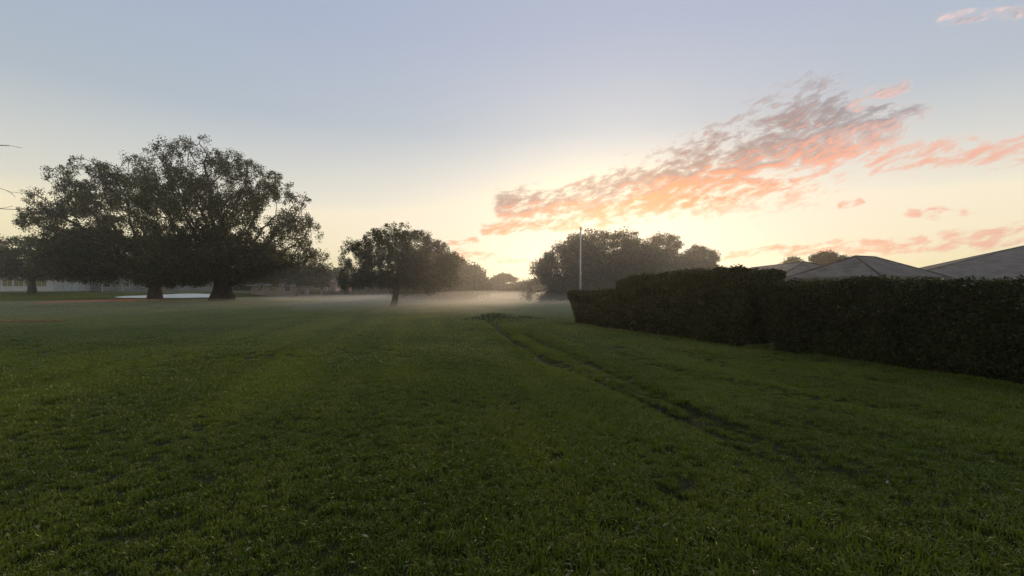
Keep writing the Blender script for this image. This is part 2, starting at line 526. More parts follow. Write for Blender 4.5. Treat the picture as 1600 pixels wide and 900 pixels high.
MOUND = G(772, 501)
DIVOT = G(74, 633)
HOLLOW = G(1050, 772)
def height(x, y):
    x = np.asarray(x, float); y = np.asarray(y, float)
    h = 0.95 * ss(y, 66, 92) * (1 - ss(x, -52, -38))                       # bank behind the big oaks
    h = h + 0.10 * vnoise(x * .06, y * .06, 1) * ss(np.hypot(x, y), 8, 40)
    h = h + 0.02 * vnoise(x * .45, y * .45, 2)
    right = ss(x - 0.25 * y, -0.6, 2.0)                                      # rougher ground beside the hedge
    # tussocks and hollows drawn out along the mower's path
    a = 0.35
    u = x * math.cos(a) + y * math.sin(a); v = -x * math.sin(a) + y * math.cos(a)
    h = h + right * (0.030 * vnoise(u * 3.2, v * 1.1, 3) + 0.016 * vnoise(u * 6.0, v * 3.0, 4))
    h = h - 0.11 * ruts(x, y)
    h = h + 0.14 * np.exp(-(((x - MOUND[0]) / 1.0) ** 2 + ((y - MOUND[1]) / 1.3) ** 2))
    h = h - 0.07 * np.exp(-(((x - DIVOT[0]) / .20) ** 2 + ((y - DIVOT[1]) / .14) ** 2))
    h = h - 0.07 * np.exp(-(((x - HOLLOW[0]) / .16) ** 2 + ((y - HOLLOW[1]) / .14) ** 2))
    return h
def H(x, y):
    return float(height(np.array([x]), np.array([y]))[0])

def graded(lo, hi, step, far_lo, far_hi, grow=1.18):
    c = list(np.arange(lo, hi, step))
    s, p = step, lo
    left = []
    while p > far_lo:
        s *= grow; p -= s; left.append(p)
    s, p = step, c[-1]
    while p < far_hi:
        s *= grow; p += s; c.append(p)
    return np.array(left[::-1] + c)
gx = graded(-9, 10, .085, -380, 380); gy = graded(1.5, 22, .085, -50, 380)
X, Y = np.meshgrid(gx, gy)
Z = height(X, Y)
nx, ny = len(gx), len(gy)
idx = np.arange(nx * ny).reshape(ny, nx)
F = np.stack([idx[:-1, :-1].ravel(), idx[:-1, 1:].ravel(), idx[1:, 1:].ravel(), idx[1:, :-1].ravel()], 1)
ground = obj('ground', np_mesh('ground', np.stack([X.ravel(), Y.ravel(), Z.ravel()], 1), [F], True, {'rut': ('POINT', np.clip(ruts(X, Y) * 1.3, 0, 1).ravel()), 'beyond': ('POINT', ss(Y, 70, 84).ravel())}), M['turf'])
tag(ground, 'wide mown grass field running back to the trees and houses', 'ground', kind='structure')

# ------------------------------------------------------------------ grass blades
rng = np.random.default_rng(7)
def blades(name, size, n, length, width, tufts, seed, flat=0.0):
    r = np.random.default_rng(seed)
    tc = r.uniform(-size / 2, size / 2, (tufts, 2))
    k = r.integers(0, tufts, n)
    base = tc[k] + r.normal(0, size / math.sqrt(tufts) * .36, (n, 2))
    az = r.uniform(0, 2 * math.pi, n)
    L = length * r.uniform(.55, 1.25, n) * (1 + .3 * r.normal(0, 1, tufts)[k]).clip(.5, 1.6)
    lean = r.uniform(.15 + flat, 1.15 + flat * .7, n)
    w = width * r.uniform(.7, 1.2, n)
    d = np.stack([np.cos(az), np.sin(az)], 1); s = np.stack([-np.sin(az), np.cos(az)], 1)
    V = np.zeros((n, 5, 3))
    V[:, 0, :2] = base - s * w[:, None] * .4; V[:, 1, :2] = base + s * w[:, None] * .4
    mid = base + d * (L * .45 * np.sin(lean * .6))[:, None]
    zm = L * .55 * np.cos(lean * .6)
    tw = r.uniform(-.5, .5, n)
    V[:, 2, :2] = mid - s * (w * .5)[:, None]; V[:, 3, :2] = mid + s * (w * .5)[:, None]
    V[:, 2, 2] = zm - tw * w * .5; V[:, 3, 2] = zm + tw * w * .5
    V[:, 4, :2] = mid + d * (L * .55 * np.sin(np.minimum(lean * 1.5, 1.9)))[:, None]
    V[:, 4, 2] = zm + L * .5 * np.cos(np.minimum(lean * 1.5, 1.9))
    V[:, :2, 2] = -0.015
    i = (np.arange(n) * 5)[:, None]
    tone = np.repeat(np.clip(r.beta(1.3, 3.0, n) + (r.random(n) < .025) * .9, 0, 1.2), 5)
    return np_mesh(name, V.reshape(-1, 3), [i + np.array([[0, 1, 3, 2]]), i + np.array([[2, 3, 4]])], False, {'tone': ('POINT', tone)})

gcol = bpy.data.collections.new('grass_tufts')
specs = [('tuft_a', .22, 230, .040, .0066, 11), ('tuft_b', .22, 200, .047, .0070, 7), ('tuft_c', .22, 215, .034, .0068, 14),
         ('tuft_d', .75, 1300, .055, .014, 80), ('tuft_e', .75, 1150, .062, .015, 60),
         ('tuft_f', 2.2, 1700, .075, .04, 260), ('tuft_g', 2.2, 1600, .08, .045, 220)]
for i, (nm, sz, n, l, w, t) in enumerate(specs):
    me = blades(nm, sz, n, l, w, t, 40 + i, .04 if i < 3 else .4)
    me.materials.append(M['grass'])
    o = bpy.data.objects.new(nm, me)
    gcol.objects.link(o)

def scatter(d0, d1, cell, kinds):
    ys = np.arange(d0, d1, cell)
    P = []
    for y in ys:
        half = 1.22 * (y + cell) + 3.0
        xs = np.arange(-half, half, cell)
        P.append(np.stack([xs, np.full(len(xs), y)], 1))
    P = np.concatenate(P)
    P += rng.uniform(-.5, .5, P.shape) * cell
    return P, rng.integers(kinds[0], kinds[1] + 1, len(P))
pts, kinds = [], []
for args in ((0.9, 13.5, .145, (0, 2)), (7.5, 32, .5, (3, 4)), (32, 84, 1.7, (5, 6))):
    p_, k_ = scatter(*args)
    if args[0] < 8:      # the two sizes of tuft thin out into each other
        q_ = ss(p_[:, 1] + rng.normal(0, .6, len(p_)), 7.5, 13.5)
        keep_ = rng.random(len(p_)) < ((1 - q_) if args[0] < 2 else q_)
        p_, k_ = p_[keep_], k_[keep_]
    pts.append(p_); kinds.append(k_)
# finer tufts along the ruts farther out
p_, k_ = scatter(7.5, 21, .15, (0, 2))
near_rut = np.minimum(seg_dist(p_[:, 0], p_[:, 1], RUT_A)[0], seg_dist(p_[:, 0], p_[:, 1], RUT_B)[0]) < .75
near_rut &= rng.random(len(p_)) < ss(p_[:, 1], 7.5, 13.0)
p_, k_ = p_[near_rut], k_[near_rut]
far_ = (pts[1][:, 1] < 21) & (np.minimum(seg_dist(pts[1][:, 0], pts[1][:, 1], RUT_A)[0], seg_dist(pts[1][:, 0], pts[1][:, 1], RUT_B)[0]) < .62)
pts[1], kinds[1] = pts[1][~far_], kinds[1][~far_]
pts.append(p_); kinds.append(k_)
pts = np.concatenate(pts); kinds = np.concatenate(kinds)
rt = ruts(pts[:, 0], pts[:, 1])
dv = np.exp(-(((pts[:, 0] - DIVOT[0]) / .22) ** 2 + ((pts[:, 1] - DIVOT[1]) / .16) ** 2)) + np.exp(-(((pts[:, 0] - HOLLOW[0]) / .18) ** 2 + ((pts[:, 1] - HOLLOW[1]) / .16) ** 2))
scl = 1.0 + .22 * vnoise(pts[:, 0] * .8, pts[:, 1] * .8, 11) + .15 * vnoise(pts[:, 0] * 2.7, pts[:, 1] * 2.7, 12)
u_ = pts[:, 0] * math.cos(.21) + pts[:, 1] * math.sin(.21); v_ = pts[:, 1] * math.cos(.21) - pts[:, 0] * math.sin(.21)
scl *= 1 + .24 * vnoise(u_ * 2.4, v_ * .3, 21) * ss(pts[:, 0] - .1 * pts[:, 1], -1.5, 1.5)
scl = np.maximum(scl, .72) * (1 - .66 * np.clip(rt * 1.15, 0, 1)) * (1 - .6 * np.clip(dv, 0, 1))
def keep_out(p):
    """clear of bunker, clay patch and hedge foot"""
    k = np.ones(len(p), bool)
    k &= ~((np.abs(p[:, 0] - BUNK[0]) / (BUNK[2] + 1) < 1) & (np.abs(p[:, 1] - BUNK[1]) < BUNK[3] + 1.5))
    k &= ~((((p[:, 0] - RED_PATCH[0]) / RED_PATCH[2]) ** 2 + ((p[:, 1] - RED_PATCH[1]) / RED_PATCH[3]) ** 2 < 1.5) & (rng.random(len(p)) < .96))
    return k
BUNK = (-54.5, 71.5, 8.2, 3.6)
RED_PATCH = (U(168, 472, 53).x, 53.0, 2.0, 9.0)
ok = keep_out(pts)
pts, kinds, scl, rt = pts[ok], kinds[ok], scl[ok], rt[ok]
gm = bpy.data.meshes.new('lawn_grass')
gm.vertices.add(len(pts))
gm.vertices.foreach_set('co', np.stack([pts[:, 0], pts[:, 1], height(pts[:, 0], pts[:, 1])], 1).astype(np.float32).ravel())
for nm, ty, arr in (('pick', 'INT', kinds), ('turn', 'FLOAT', rng.uniform(0, 6.283, len(pts))), ('size', 'FLOAT', scl)):
    at = gm.attributes.new(nm, ty, 'POINT')
    at.data.foreach_set('value', np.asarray(arr, np.int32 if ty == 'INT' else np.float32))
lawn = obj('lawn_grass', gm)
tag(lawn, 'short coarse green grass blades covering the whole field', 'grass', kind='stuff')
ng = bpy.data.node_groups.new('lawn_grass', 'GeometryNodeTree')
ng.interface.new_socket('Geometry', in_out='INPUT', socket_type='NodeSocketGeometry')
ng.interface.new_socket('Geometry', in_out='OUTPUT', socket_type='NodeSocketGeometry')
gi = ng.nodes.new('NodeGroupInput'); go = ng.nodes.new('NodeGroupOutput')
ci = ng.nodes.new('GeometryNodeCollectionInfo'); ci.inputs['Collection'].default_value = gcol
ci.inputs['Separate Children'].default_value = True; ci.inputs['Reset Children'].default_value = True
ip = ng.nodes.new('GeometryNodeInstanceOnPoints'); ip.inputs['Pick Instance'].default_value = True
def named(nm, ty):
    nd = ng.nodes.new('GeometryNodeInputNamedAttribute'); nd.data_type = ty; nd.inputs['Name'].default_value = nm
    return nd.outputs['Attribute']
cx = ng.nodes.new('ShaderNodeCombineXYZ')
ng.links.new(named('turn', 'FLOAT'), cx.inputs[2])
ng.links.new(gi.outputs[0], ip.inputs['Points'])
ng.links.new(ci.outputs[0], ip.inputs['Instance'])
ng.links.new(named('pick', 'INT'), ip.inputs['Instance Index'])
ng.links.new(cx.outputs[0], ip.inputs['Rotation'])
ng.links.new(named('size', 'FLOAT'), ip.inputs['Scale'])
ng.links.new(ip.outputs[0], go.inputs[0])
md = lawn.modifiers.new('grass', 'NODES'); md.node_group = ng

# a few dry leaves lying in the grass
n = 170
lx = rng.uniform(-1, 1, n); ly = 2.4 + 12 * rng.random(n) ** 1.3
lx = lx * 1.15 * ly; lz = height(lx, ly) + rng.uniform(.015, .04, n)
az_ = rng.uniform(0, 6.28, n); ls = rng.uniform(.012, .026, n)
ca_, sa_ = np.cos(az_) * ls, np.sin(az_) * ls
tz = rng.uniform(-.5, .5, n) * ls
V = np.stack([np.stack([lx - ca_, ly - sa_, lz - tz], 1), np.stack([lx + sa_ * .5, ly - ca_ * .5, lz + .006], 1),
              np.stack([lx + ca_, ly + sa_, lz + tz], 1), np.stack([lx - sa_ * .5, ly + ca_ * .5, lz + .006], 1)], 1)
fl = obj('fallen_leaves', np_mesh('fallen_leaves', V.reshape(-1, 3), [(np.arange(n) * 4)[:, None] + np.array([[0, 1, 2, 3]])]), M['dead_leaf'])
tag(fl, 'small dry leaves scattered in the near grass', 'leaves', kind='stuff')

# ------------------------------------------------------------------ sand bunker, clay patch
def patch_mesh(name, cx, cy, rx, ry, lift, mat, label, cat, dish=0.0, dome=0.0, nr=14, na=48, wob=.12, seed=1):
    """irregular patch lying on the ground; dish raises its far side into a lip"""
    vs, fs = [], []
    for i in range(nr + 1):
        for j in range(na):
            a = 2 * math.pi * j / na
            w = 1 + wob * float(vnoise(np.array([2 + 1.5 * math.cos(a)]), np.array([2 + 1.5 * math.sin(a)]), seed)[0]) * 1.6
            x = cx + rx * w * math.cos(a) * i / nr; y = cy + ry * w * math.sin(a) * i / nr
            z = H(x, y) + lift + dish * max(0.0, (y - cy) / ry * .5 + .5) ** 1.6 + dome * (1 - (i / nr) ** 2)
            vs.append((x, y, z))
    for i in range(nr):
        for j in range(na):
            fs.append((i * na + j, i * na + (j + 1) % na, (i + 1) * na + (j + 1) % na, (i + 1) * na + j))
    o = poly(name, vs, fs, mat)
    o.data.polygons.foreach_set('use_smooth', [True] * len(o.data.polygons))
    return tag(o, label, cat, kind='structure')
patch_mesh('sand_bunker', BUNK[0], BUNK[1], BUNK[2], BUNK[3], .03, M['sand'], 'pale sand bunker curving behind the trunk of the left oak', 'bunker', .28)
patch_mesh('red_patch', RED_PATCH[0], RED_PATCH[1], RED_PATCH[2], RED_PATCH[3], .035, M['reddish'], 'low red patch in the grass before the left oak', 'soil', dome=.12, wob=.12, seed=6)  # unidentified red patch, drawn as a low mound

# ------------------------------------------------------------------ trees
def leaves_mesh(name, centres, radii, per, size, droop, seed, flat=.75, up=.4):
    r = np.random.default_rng(seed)
    n = len(centres) * per
    c = np.repeat(centres, per, 0); rad = np.repeat(radii, per)
    g = r.normal(0, 1, (n, 3)); g /= np.linalg.norm(g, axis=1)[:, None]
    g *= (r.random(n) ** .45)[:, None] * rad[:, None]
    g[:, 2] *= flat
    if droop:
        g[:, 2] -= droop * rad * r.random(n) ** 2 * 1.6
    p = c + g
    s = size * r.uniform(.55, 1.3, n)
    a = r.normal(0, 1, (n, 3)); a[:, 2] -= droop * 1.2
    a /= np.linalg.norm(a, axis=1)[:, None]
    nrm = r.normal(0, 1, (n, 3)); nrm[:, 2] += up
    b = np.cross(a, nrm); b /= np.linalg.norm(b, axis=1)[:, None] + 1e-9
    w = (.36 * s)[:, None]; l = (.5 * s)[:, None]
    bend = np.cross(a, b) * (s * .12)[:, None]
    V = np.stack([p - a * l, p + b * w * .9 + bend, p + a * l, p - b * w * .9 + bend], 1)
    i = (np.arange(n) * 4)[:, None] + np.array([[0, 1, 2, 3]])
    ct = r.beta(1.5, 2.5, len(centres))
    tone = np.repeat(np.clip(np.repeat(ct, per) * .7 + r.random(n) * .35, 0, 1), 4)
    return np_mesh(name, V.reshape(-1, 3), [i], False, {'tone': ('POINT', tone)})

def grow(att, trunk_pts, step, kill, reach, seed, max_it=260):
    """space colonisation: limbs reach out from the trunk to every attraction point"""
    r = np.random.default_rng(seed)
    nodes = [np.array(p, float) for p in trunk_pts]
    parent = [-1] + list(range(len(trunk_pts) - 1))
    N_ = np.array(nodes)
    d = np.linalg.norm(att[:, None] - N_[None], axis=2)
    near = d.argmin(1); nd = d.min(1)
    alive = np.ones(len(att), bool)
    for it in range(max_it):
        act = alive & (nd < reach)
        if not act.any():
            act = alive
            if not act.any():
                break
        ids = near[act]
        base = np.array(nodes)
        dirs = att[act] - base[ids]
        dirs /= np.linalg.norm(dirs, axis=1)[:, None] + 1e-9
        acc = np.zeros_like(base); np.add.at(acc, ids, dirs)
        grown = np.unique(ids)
        v = acc[grown] / (np.linalg.norm(acc[grown], axis=1)[:, None] + 1e-9)
        v += r.normal(0, .16, v.shape); v /= np.linalg.norm(v, axis=1)[:, None]
        new = base[grown] + v * step
        n0 = len(nodes)
        nodes.extend(list(new)); parent.extend([int(g) for g in grown])
        dn = np.linalg.norm(att[:, None] - new[None], axis=2)
        j = dn.argmin(1); dm = dn.min(1)
        up = dm < nd
        near[up] = n0 + j[up]; nd[up] = dm[up]
        alive &= nd > kill
        if len(nodes) > 9000:
            break
    return np.array(nodes), np.array(parent)

def limbs_mesh(name, nodes, parent, tip_r, trunk_r, n_trunk, flare, sides, expo=2.35, min_r=0.0):
    n = len(nodes)
    acc = np.zeros(n); rad = np.zeros(n)
    for i in range(n - 1, -1, -1):
        rad[i] = max(acc[i], tip_r ** expo)
        if parent[i] >= 0:
            acc[parent[i]] += rad[i]
    rad = rad ** (1 / expo)
    k = trunk_r / max(rad[n_trunk - 1], 1e-6)
    rad = np.maximum(rad * np.where(rad > tip_r * 2, 1 + (k - 1) * np.clip((rad - tip_r) / (rad[n_trunk - 1] - tip_r), 0, 1), 1), tip_r)
    for i in range(n_trunk):
        t = i / max(n_trunk - 1, 1)
        rad[i] = trunk_r * (1 + (flare - 1) * (1 - t) ** 2.5)
    e = np.array([i for i in range(n) if parent[i] >= 0 and rad[i] >= min_r])
    A, B = nodes[parent[e]], nodes[e]
    ra, rb = np.minimum(rad[parent[e]], rad[e] * 1.5), rad[e]
    t = B - A; t /= np.linalg.norm(t, axis=1)[:, None] + 1e-9
    ref = np.where(np.abs(t[:, 2:3]) > .9, np.array([[1., 0, 0]]), np.array([[0, 0, 1.]]))
    u = np.cross(t, ref); u /= np.linalg.norm(u, axis=1)[:, None]
    w = np.cross(t, u)
    V = []
    for P_, R_ in ((A - t * .25 * ra[:, None], ra), (B + t * .1 * rb[:, None], rb)):
        for s in range(sides):
            a = 2 * math.pi * s / sides
            V.append(P_ + (u * math.cos(a) + w * math.sin(a)) * R_[:, None])
    V = np.stack(V, 1)
    b = (np.arange(len(e)) * 2 * sides)[:, None]
    F_ = np.concatenate([b + np.array([[s, (s + 1) % sides, sides + (s + 1) % sides, sides + s]]) for s in range(sides)])
    return np_mesh(name, V.reshape(-1, 3), [F_], True), rad

def sample_lobes(lobes, n, seed, gap, gscale, shell=.55):
    """points through the crown's volume, thicker towards its outside, with gaps where the noise is low"""
    r = np.random.default_rng(seed)
    wts = np.array([l[6] * (l[3] * l[4] * l[5]) ** (2 / 3) for l in lobes]); wts /= wts.sum()
    out = []
    off = r.uniform(0, 100, 3)
    while len(out) < n:
        l = lobes[r.choice(len(lobes), p=wts)]
        g = r.normal(0, 1, 3); g /= np.linalg.norm(g)
        q = shell + (1 - shell) * r.random() if r.random() < .75 else r.random() ** (1 / 3)
        p = np.array(l[:3]) + g * q * np.array(l[3:6])
        if gap > -1:
            v = mnoise.noise(Vector((p + off) * gscale))
            if v < gap - .35 * (l[6] - 1):
                continue
        out.append(p)
    return np.array(out)

def tree(name, label, d, base_px, lobes_px, n_att, per, leaf, clump, trunk_r, seed, base_y=None, gap=-.12, gscale=.35, droop=.3,
         lean=0.0, fork=.35, flare=1.7, mat='oak_leaf', bark='bark', group=None, depth=1.15, step=None, sides=6, cat='tree', shell=.55):
    bx = (base_px - 800) / FPX * d
    bz = H(bx, d) - .08
    m = d / FPX
    lobes = []
    for l in lobes_px:
        px, py, rx, ry = l[:4]
        dd = l[4] if len(l) > 4 else 0.0
        w = l[5] if len(l) > 5 else 1.0
        p = U(px, py, d)
        lobes.append((p.x - bx, dd, p.z - bz, rx * m, (rx + ry) * .5 * m * depth, ry * m, w))
    att = sample_lobes(lobes, n_att, seed, gap, gscale, shell)
    att = att[att[:, 2] > .25]
    ctop = max(l[2] + l[5] for l in lobes)
    cbot = min(l[2] - l[5] for l in lobes)
    fz = max(cbot, ctop * .12) * (1 - fork) + ctop * fork * .6
    k = 5
    tp = [(lean * (i / (k - 1)) + .12 * trunk_r * math.sin(i * 1.7 + seed), .1 * trunk_r * math.cos(i * 2.1 + seed), fz * i / (k - 1)) for i in range(k)]
    tp[0] = (0, 0, 0)
    step = step or max(.25, ctop / 26)
    nodes, par = grow(att, tp, step, step * 1.3, step * 9, seed)
    root = empty(name, (bx, d, bz), label, cat, group)
    lm, rad = limbs_mesh('trunk', nodes, par, max(.012, .02 * ctop / 12), trunk_r, k, flare, sides)
    obj('trunk', lm, M[bark], root)
    rr = np.random.default_rng(seed + 5)
    cr_ = clump * rr.uniform(.6, 1.35, len(att))
    obj('crown', leaves_mesh('crown', att, cr_, per, leaf, droop, seed + 9), M[mat], root)
    return root

# the two big spreading oaks on the left
tree('oak_tree', 'largest spreading oak, right one of the dark pair on the left', 51, 347,
     [(305, 256, 70, 42, 0, .8), (372, 278, 62, 46, 1, .85), (432, 328, 54, 52, 0, .8), (462, 375, 46, 46, -1, .85), (480, 412, 40, 28, 0, .9), (248, 292, 56, 46, 2, .9),
      (318, 335, 80, 55, -2, 1.0), (330, 400, 98, 44, 0, 1.9), (300, 420, 70, 26, -3, 1.9), (400, 408, 58, 34, 1, 1.5), (455, 428, 46, 18, 0, 1.1), (395, 345, 46, 44, -3, .9)],
     3400, 62, .17, .50, .70, 11, gap=-.13, gscale=.5, droop=.75, fork=.14, flare=2.2, depth=1.0)
tree('oak_tree', 'broad oak behind the sand bunker, left one of the dark pair', 62, 242,
     [(150, 283, 64, 40, 0, .9), (95, 312, 48, 32, 0, .85), (60, 340, 30, 26, 0, .85), (105, 352, 68, 36, 1, .95), (185, 330, 80, 60, 0, 1.1),
      (190, 398, 98, 44, 0, 1.9), (150, 405, 60, 36, -2, 1.7), (258, 405, 66, 40, 0, 1.8), (210, 268, 40, 28, 0, .8), (120, 380, 44, 34, 0, 1.3)],
     2900, 60, .20, .60, .66, 23, gap=-.11, gscale=.42, droop=.6, fork=.14, flare=1.5, depth=1.0)
# the smaller tree in the middle of the field
tree('oak_tree', 'smaller feathery tree with a slim leaning trunk in the middle field', 37, 614,
     [(620, 374, 50, 26, 0, .85), (572, 396, 40, 32, 0, .8), (553, 424, 26, 30, 0, .8), (658, 392, 48, 32, 0, .95), (612, 408, 70, 36, 0, .95),
      (600, 428, 62, 18, 0, 1.1), (676, 425, 46, 30, 0, 1.2), (640, 432, 50, 16, 0, 1.2), (545, 438, 18, 14, 0, .8), (705, 412, 26, 20, 0, .8)],
     1650, 50, .12, .30, .24, 31, gap=.03, gscale=1.0, droop=.9, lean=.45, fork=.25, flare=1.3, depth=1.0)
tree('broad_tree', 'dark rounded tree standing just behind the slim trunked tree', 58, 690,
     [(668, 418, 44, 38, 0, 1.4), (700, 432, 38, 34, 0, 1.5), (655, 448, 40, 22, 0, 1.5), (715, 452, 32, 18, 0, 1.5)], 520, 60, .28, .95, .4, 41, gap=-.35, droop=.3, mat='far_leaf')
tree('broad_tree', 'hazy tree sloping down towards the gap in the tree line', 72, 742,
     [(735, 434, 24, 24, 0, 1.2), (752, 448, 16, 15, 0, 1.2), (722, 450, 26, 18, 0, 1.4)], 300, 50, .32, 1.0, .35, 43, gap=-.3, mat='far_leaf')
tree('oak_tree', 'small flat topped oak on the horizon in the sunrise gap', 125, 788,
     [(788, 434, 15, 6, 0, 1.0), (778, 439, 12, 5, 0, .9), (800, 438, 12, 5, 0, .9)], 190, 40, .42, 1.0, .4, 47, gap=-.1, gscale=.3, mat='far_leaf', fork=.3)
tree('oak_tree', 'huge dense domed oak behind the white pole', 45, 935,
     [(945, 400, 84, 42, 0, 1.5), (905, 420, 66, 42, 0, 1.5), (868, 430, 40, 36, 0, 1.4), (845, 452, 28, 20, 0, 1.4), (1000, 412, 38, 44, 0, 1.4),
      (930, 448, 90, 24, 0, 1.6), (980, 430, 54, 38, 0, 1.5)], 1700, 66, .18, .62, .7, 53, gap=-.20, gscale=.5, droop=.25, mat='oak_leaf', depth=.8)
tree('oak_tree', 'open crowned tree showing right of the huge domed oak', 60, 1045,
     [(1035, 388, 30, 25, 0, 1.0), (1050, 410, 28, 24, 0, .9), (1022, 415, 26, 26, 0, 1.0), (1045, 435, 34, 18, 0, 1.0)], 520, 56, .22, .66, .4, 59, gap=.0, gscale=.45, droop=.2, mat='far_leaf')
tree('oak_tree', 'small rounded tree right of the open crowned one, above the hedge', 64, 1096,
     [(1094, 402, 26, 19, 0, 1.0), (1104, 416, 18, 13, 0, .9), (1085, 420, 20, 16, 0, 1.0), (1095, 436, 26, 12, 0, 1.0), (1070, 414, 20, 22, 0, .9)], 480, 56, .22, .66, .35, 61, gap=-.02, gscale=.45, droop=.2, mat='far_leaf')
tree('oak_tree', 'tree top showing above the ridge of the grey roof', 85, 1290,
     [(1294, 402, 20, 8, 0, 1.0), (1278, 406, 16, 6, 0, .9), (1308, 406, 14, 7, 0, .9), (1290, 420, 26, 12, 0, .9)], 330, 44, .3, .85, .4, 67, gap=.0, gscale=.4, mat='far_leaf', fork=.3)
tree('oak_tree', 'lower tree top left of the one above the grey ridge', 90, 1245,
     [(1246, 408, 14, 6, 0, 1.0), (1236, 414, 12, 6, 0, .9), (1246, 424, 20, 10, 0, .9)], 200, 40, .32, .85, .35, 71, gap=.0, gscale=.4, mat='far_leaf', fork=.3)
# left edge and behind the houses
tree('oak_tree', 'small spreading tree before the white house at far left', 80, 50,
     [(50, 388, 36, 20, 0, .9), (25, 402, 28, 18, 0, .9), (75, 405, 30, 22, 0, 1.0), (50, 415, 48, 22, 0, 1.2), (12, 420, 22, 14, 0, .9), (95, 418, 22, 18, 0, 1.0)],
     640, 50, .32, .95, .5, 73, gap=-.08, gscale=.3, droop=.2, flare=1.5)
bk = [(-12, 402, 30, 34, 105, 'dark tree at the left edge behind the white house'),
      (118, 418, 46, 26, 115, 'dark tree behind the white carport'),
      (205, 428, 40, 24, 118, 'far tree seen between the two big oak trunks, left of the pair'),
      (285, 430, 42, 24, 120, 'far tree seen between the two big oak trunks, right of the pair'),
      (385, 434, 30, 20, 110, 'far tree left of the pink house'),
      (455, 432, 44, 22, 104, 'far tree behind the roof of the pink house'),
      (528, 436, 34, 17, 108, 'far tree right of the pink house'),
      (590, 440, 44, 18, 112, 'far tree behind the low fence'),
      (770, 452, 22, 10, 108, 'low hazy tree under the flat topped oak, left'),
      (806, 452, 24, 10, 112, 'low hazy tree under the flat topped oak, right'),
      (838, 450, 24, 14, 92, 'hazy bushy tree beside the huge domed oak')]
for i, (px, py, rx, ry, d, lab) in enumerate(bk):
    tree('background_tree', lab, d, px, [(px, py, rx, ry, 0, 1.3), (px - rx * .5, py + ry * .45, rx * .6, ry * .6, 0, 1.3), (px + rx * .5, py + ry * .4, rx * .6, ry * .65, 0, 1.3)],
         230, 46, .48, 1.5 * min(1.2, ry / 18), .4, 100 + i * 3, gap=-.3, gscale=.25, droop=.15, mat='far_leaf', group='trees beyond the field')
tree('leaning_tree', 'small dark tree on a pale leaning trunk by the pink house', 66, 461,
     [(490, 432, 22, 14, 0, 1.2), (478, 436, 18, 10, 0, 1.2), (502, 438, 14, 10, 0, 1.2)], 170, 50, .3, .7, .27, 83, gap=-.3, lean=.9, fork=.5, flare=1.2, bark='pale_bark', mat='far_leaf')

# bare tree beyond the left edge, its twigs reaching into the picture
def bare_tree():
    d = 14.0
    bx = -23.2; bz = H(bx, d) - .05
    root = empty('bare_tree', (bx, d, bz), 'leafless tree whose bare twigs reach in at the left edge', 'tree')
    r = random.Random(5)
    segs = []
    def limb(p, v, L, rad, lev):
        n = max(4, int(L / .22)); pts_, rs = [p.copy()], [rad]
        q = p.copy(); v = v.normalized()
        for i in range(n):
            v = (v + Vector((r.gauss(0, .09), r.gauss(0, .09), r.gauss(0, .09)))).normalized()
            q = q + v * (L / n)
            pts_.append(q.copy()); rs.append(max(.006, rad * (1 - .85 * (i + 1) / n)))
            if lev > 0 and i > 0 and r.random() < .42:
                side = Vector((r.gauss(0, 1), r.gauss(0, 1), r.gauss(.2, .7)))
                limb(q, (v + side * .5), L * r.uniform(.04, .1), rs[-1] * .6, lev - 1)
        segs.append((pts_, rs))
    limb(Vector((0, 0, 0)), Vector((.03, 0, 1)), 7.0, .2, 0)
    for px, py, rise in ((26, 243, -.1), (-6, 262, .5), (4, 300, .3), (10, 322, .7), (6, 352, .5), (-35, 280, .4), (-40, 330, .3), (-40, 220, .6)):
        e = U(px, py, d) - Vector((bx, d, bz))
        st = Vector((0, 0, e.z - rise))
        v = e - st
        limb(st, v, v.length * .95, .045, 2)
    for z, L in ((3.4, 3.0), (4.4, 3.3), (5.4, 2.8), (6.2, 1.8)):
        limb(Vector((0, 0, z)), Vector((-1, r.uniform(-.3, .3), .25)), L, .05, 2)
    vs, fs = [], []
    for pts_, rs in segs:
        b0 = len(vs)
        for i, p in enumerate(pts_):
            t = (pts_[min(i + 1, len(pts_) - 1)] - pts_[max(i - 1, 0)]).normalized()
            a = t.orthogonal().normalized(); b = t.cross(a)
            for k in range(5):
                w = k * 2 * math.pi / 5
                vs.append(p + (a * math.cos(w) + b * math.sin(w)) * rs[i])
        for i in range(len(pts_) - 1):
            for k in range(5):
                fs.append((b0 + i * 5 + k, b0 + i * 5 + (k + 1) % 5, b0 + i * 5 + 5 + (k + 1) % 5, b0 + i * 5 + 5 + k))
    poly('trunk', vs, fs, M['twig'], root)
bare_tree()
